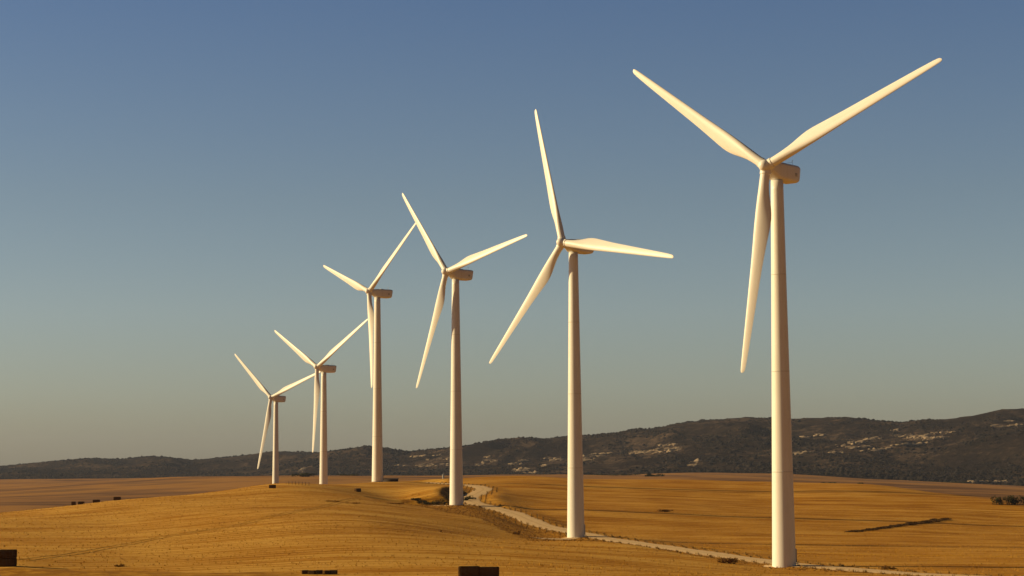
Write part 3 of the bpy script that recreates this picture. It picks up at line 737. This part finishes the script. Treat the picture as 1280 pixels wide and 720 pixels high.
for px, py, wd, lb in ((414, 627.5, 5.5, 'left of three dark weed strips on the hill stubble'), (441, 630, 5.0, 'middle of three dark weed strips on the hill stubble'), (491, 630, 8.5, 'longest, right of three dark weed strips on the hill stubble'), (148, 707.5, 1.6, 'small weed patch low on the left field')):
    bush('weed_bush', *at(px, py, 280), wd, 2.4, .42, int(90 * wd), .13, M_WEED, lb, 'weeds', 'weed strips on the stubble', stem=False)
for i, (px, py, wd, h, lb) in enumerate([(520, 624, 4, .9, 'leftmost and lowest bush added to darken the shaded bank behind the turbine third from right'), (529, 624, 5, 1.3, 'second from left of the bushes added to darken the shaded bank behind the turbine third from right'),
        (540, 623.5, 6, 1.9, 'third from left of the bushes added to darken the shaded bank behind the turbine third from right'), (551, 623, 6, 2.3, 'tallest bush added to darken the shaded bank, beside the third tower from right'), (561, 622, 5, 2.1, 'bush added to darken the bank, half hidden by the third tower from right'),
        (581, 617.5, 3.5, 1.3, 'left bush added to darken the bank tip inside the track bend'), (588, 616.5, 4.5, 1.5, 'right bush added to darken the bank tip inside the track bend')]):
    bush('bank_shade_bush', *at(px, py, 600), wd, 2.5, h, 420, .17, M_BUSH, lb, 'bush', 'bushes added to darken the shaded bank')  # dark bushes added to deepen the shade in the bank hollow
# long dark strip of small leaf faces, slanting across the right-hand field
a_ = np.array(on_ground(1064, 665, 350)); b_ = np.array(on_ground(1182, 649.5, 350)); V_, F_, n_ = [], [], 0
for k in range(46):
    t = (k + rng.random()) / 46; q = a_ + (b_ - a_) * t; wd = 0.8 + 2.6 * min(1, t / .7) * (1 if t < .9 else .6)
    v, f = leafcloud(5.5, wd * 2.0, .3 + .4 * t, 240, .2, 900 + k); z = surf(q[0], q[1]); V_.append(v + np.array([q[0] - a_[0], q[1] - a_[1], z - a_[2] - .05])); F_.append(f + n_); n_ += len(v)
o = link('dark_strip', np.vstack(V_), np.vstack(F_), M_DKSTRIP); o.location = a_; tag(o, 'long dark slanting strip on the right-hand field', 'weeds')
# shrubs past the right field's far edge
for i, (px, py, wd, h, lb) in enumerate([(1247, 627, 5, 2.3, 'leftmost and lowest shrub of the dark clump at the right edge'), (1260, 627, 6, 2.9, 'second shrub from left in the dark clump at the right edge'),
        (1273, 627.5, 6, 2.8, 'third shrub from left in the dark clump at the right edge'), (1287, 628, 6, 2.8, 'rightmost shrub of the dark clump, cut by the right edge')]):
    p = P(px, py, 742); bush('field_shrub', p[0], 742, surf(p[0], 742), wd, 4, h + 1.0, 700, .22, M_BUSH, lb, 'shrub', 'dark shrubs beyond the right field')
# low hedges and tree rows on the far plain
def hedge(px0, px1, py_top, d, label):
    p = P((px0 + px1) / 2, py_top, d); wd = (px1 - px0) / F_PX * d; z = surf(p[0], d); h = min(15, max(2.2, p[2] - z))
    bush('far_hedge', p[0], d, z, wd, 14, h * 1.08, int(200 + wd * 9), .7, M_BUSH, label, 'hedge', 'dark hedges and tree rows on the far plain')
hedge(362, 398, 590.5, 1900, 'dark tree row behind the gap between the two leftmost turbines')
hedge(418, 452, 595, 2300, 'low dark hedge left of the crest turbine')
hedge(688, 716, 594.5, 2500, 'low dark hedge left of the second turbine from the right')
hedge(722, 802, 595, 2600, 'long thin dark hedge right of the second turbine from the right')
hedge(804, 834, 591.5, 2000, 'dark rounded thicket on the far plain between the two right turbines')
hedge(1024, 1048, 603, 1700, 'small dark hedge on the plain right of the tallest turbine')
hedge(1072, 1080, 604, 1700, 'tiny dark bush on the plain right of the tallest turbine')
hedge(1140, 1215, 601, 2850, 'dark tree row at the hill foot, left of the pale earth strip')
hedge(1205, 1285, 604.5, 2800, 'dark tree row at the hill foot, below the pale earth strip')
# pale bare earth at the foot of the right hills
pe = [on_hill(1236, 603)]
v, f = blobs(np.array([(rng.uniform(-32, 32), rng.uniform(-10, 10), rng.uniform(-1, 1.5)) for _ in range(50)]), np.array([(rng.uniform(4, 9), 4, rng.uniform(1.0, 2.2)) for _ in range(50)]))
o = link('earth_bank', v, f, M_ROCK); o.location = pe[0]; tag(o, kind='structure')

# ------------------------------------------------------------------ small things on the crest
x, y, z = at(361, 606.5, 500); 
fo = empty('wire_fence', (x, y, z), 'short row of fence posts on the crest between the two leftmost turbines', 'fence')
pp = []
for i in range(7):
    q = P(361 + i * 4.2, 606, y + 6); zz = surf(q[0], y + 6); pp.append((q[0] - x, 6, zz - z))
    link('post', *box(q[0] - x - .07, q[0] - x + .07, 5.93, 6.07, zz - z - .3, zz - z + 1.15), M_TRUNK, fo)
wv, wf = join(*[tube((a[0], a[1], a[2] + hh), (b[0], b[1], b[2] + hh), .012, 4) for a, b in zip(pp, pp[1:]) for hh in (.5, .95)])
link('wire', wv, wf, M_METAL, fo)
M_SHED = mat_plain('dark_weathered_boards', (0.05, 0.035, 0.03), 0.8)
M_WHITE = mat_plain('white_cabinet', (0.75, 0.74, 0.7), 0.6, 0.05)
x0, y0 = P(488, 600, 838)[:2]; z = surf(x0, y0)
sh = empty('low_shed', (x0, y0, z), 'low dark shed just right of the crest turbine', 'shed')
link('wall', *box(-3.2, 3.2, -1.6, 1.6, -1, 1.25), M_SHED, sh)
link('roof', *([(-3.4, -1.8, 1.25), (3.4, -1.8, 1.25), (3.4, 1.8, 1.25), (-3.4, 1.8, 1.25), (-3.4, 0, 1.7), (3.4, 0, 1.7)], [(0, 1, 5, 4), (2, 3, 4, 5), (0, 4, 3), (1, 2, 5), (0, 3, 2, 1)]), M_SHED, sh)
x0, y0 = P(476.6, 601.5, 826)[:2]; z = surf(x0, y0)
cb = link('utility_cabinet', *box(-.35, .35, -.3, .3, -.1, 1.25, .03), M_WHITE); cb.location = (x0, y0, z); tag(cb, 'small white cabinet beside the foot of the crest turbine', 'cabinet')
link('roof', *box(-.42, .42, -.37, .37, 1.25, 1.33, .02), M_METAL, cb)
x0, y0 = P(554, 597, 1250)[:2]; z = surf(x0, y0) ; zt = P(554, 593, 1250)[2]
hb = empty('white_hut', (x0, y0, z), 'tiny white hut far off, just left of the turbine at the track bend', 'hut')
hgt = max(2.6, zt - z); M_GREYW = mat_plain('grey_white_render', (0.42, 0.41, 0.39), 0.7, 0.1)
link('wall', *box(-.55, .55, -.55, .55, -.3, hgt), M_GREYW, hb)
link('roof', *([(-.7, -.7, hgt), (.7, -.7, hgt), (.7, .7, hgt), (-.7, .7, hgt), (0, 0, hgt + .7)], [(0, 1, 4), (1, 2, 4), (2, 3, 4), (3, 0, 4), (3, 2, 1, 0)]), M_METAL, hb)

# ------------------------------------------------------------------ air
hm = bpy.data.materials.new('dusty_air'); hm.use_nodes = True; ht = hm.node_tree; ht.nodes.clear()
ho = ht.nodes.new('ShaderNodeOutputMaterial'); hv = ht.nodes.new('ShaderNodeVolumePrincipled')
hv.inputs['Color'].default_value = (0.58, 0.68, 0.98, 1); hv.inputs['Density'].default_value = 2.8e-5; hv.inputs['Anisotropy'].default_value = 0.0
ht.links.new(hv.outputs[0], ho.inputs['Volume'])
zmin = min(GZ.min(), HZ.min()) - 1
hzb = link('haze', *box(-7600, 7600, -400, 17000, float(zmin), 330), hm)
tag(hzb, 'thin dusty air over the whole plain', 'haze', kind='stuff')
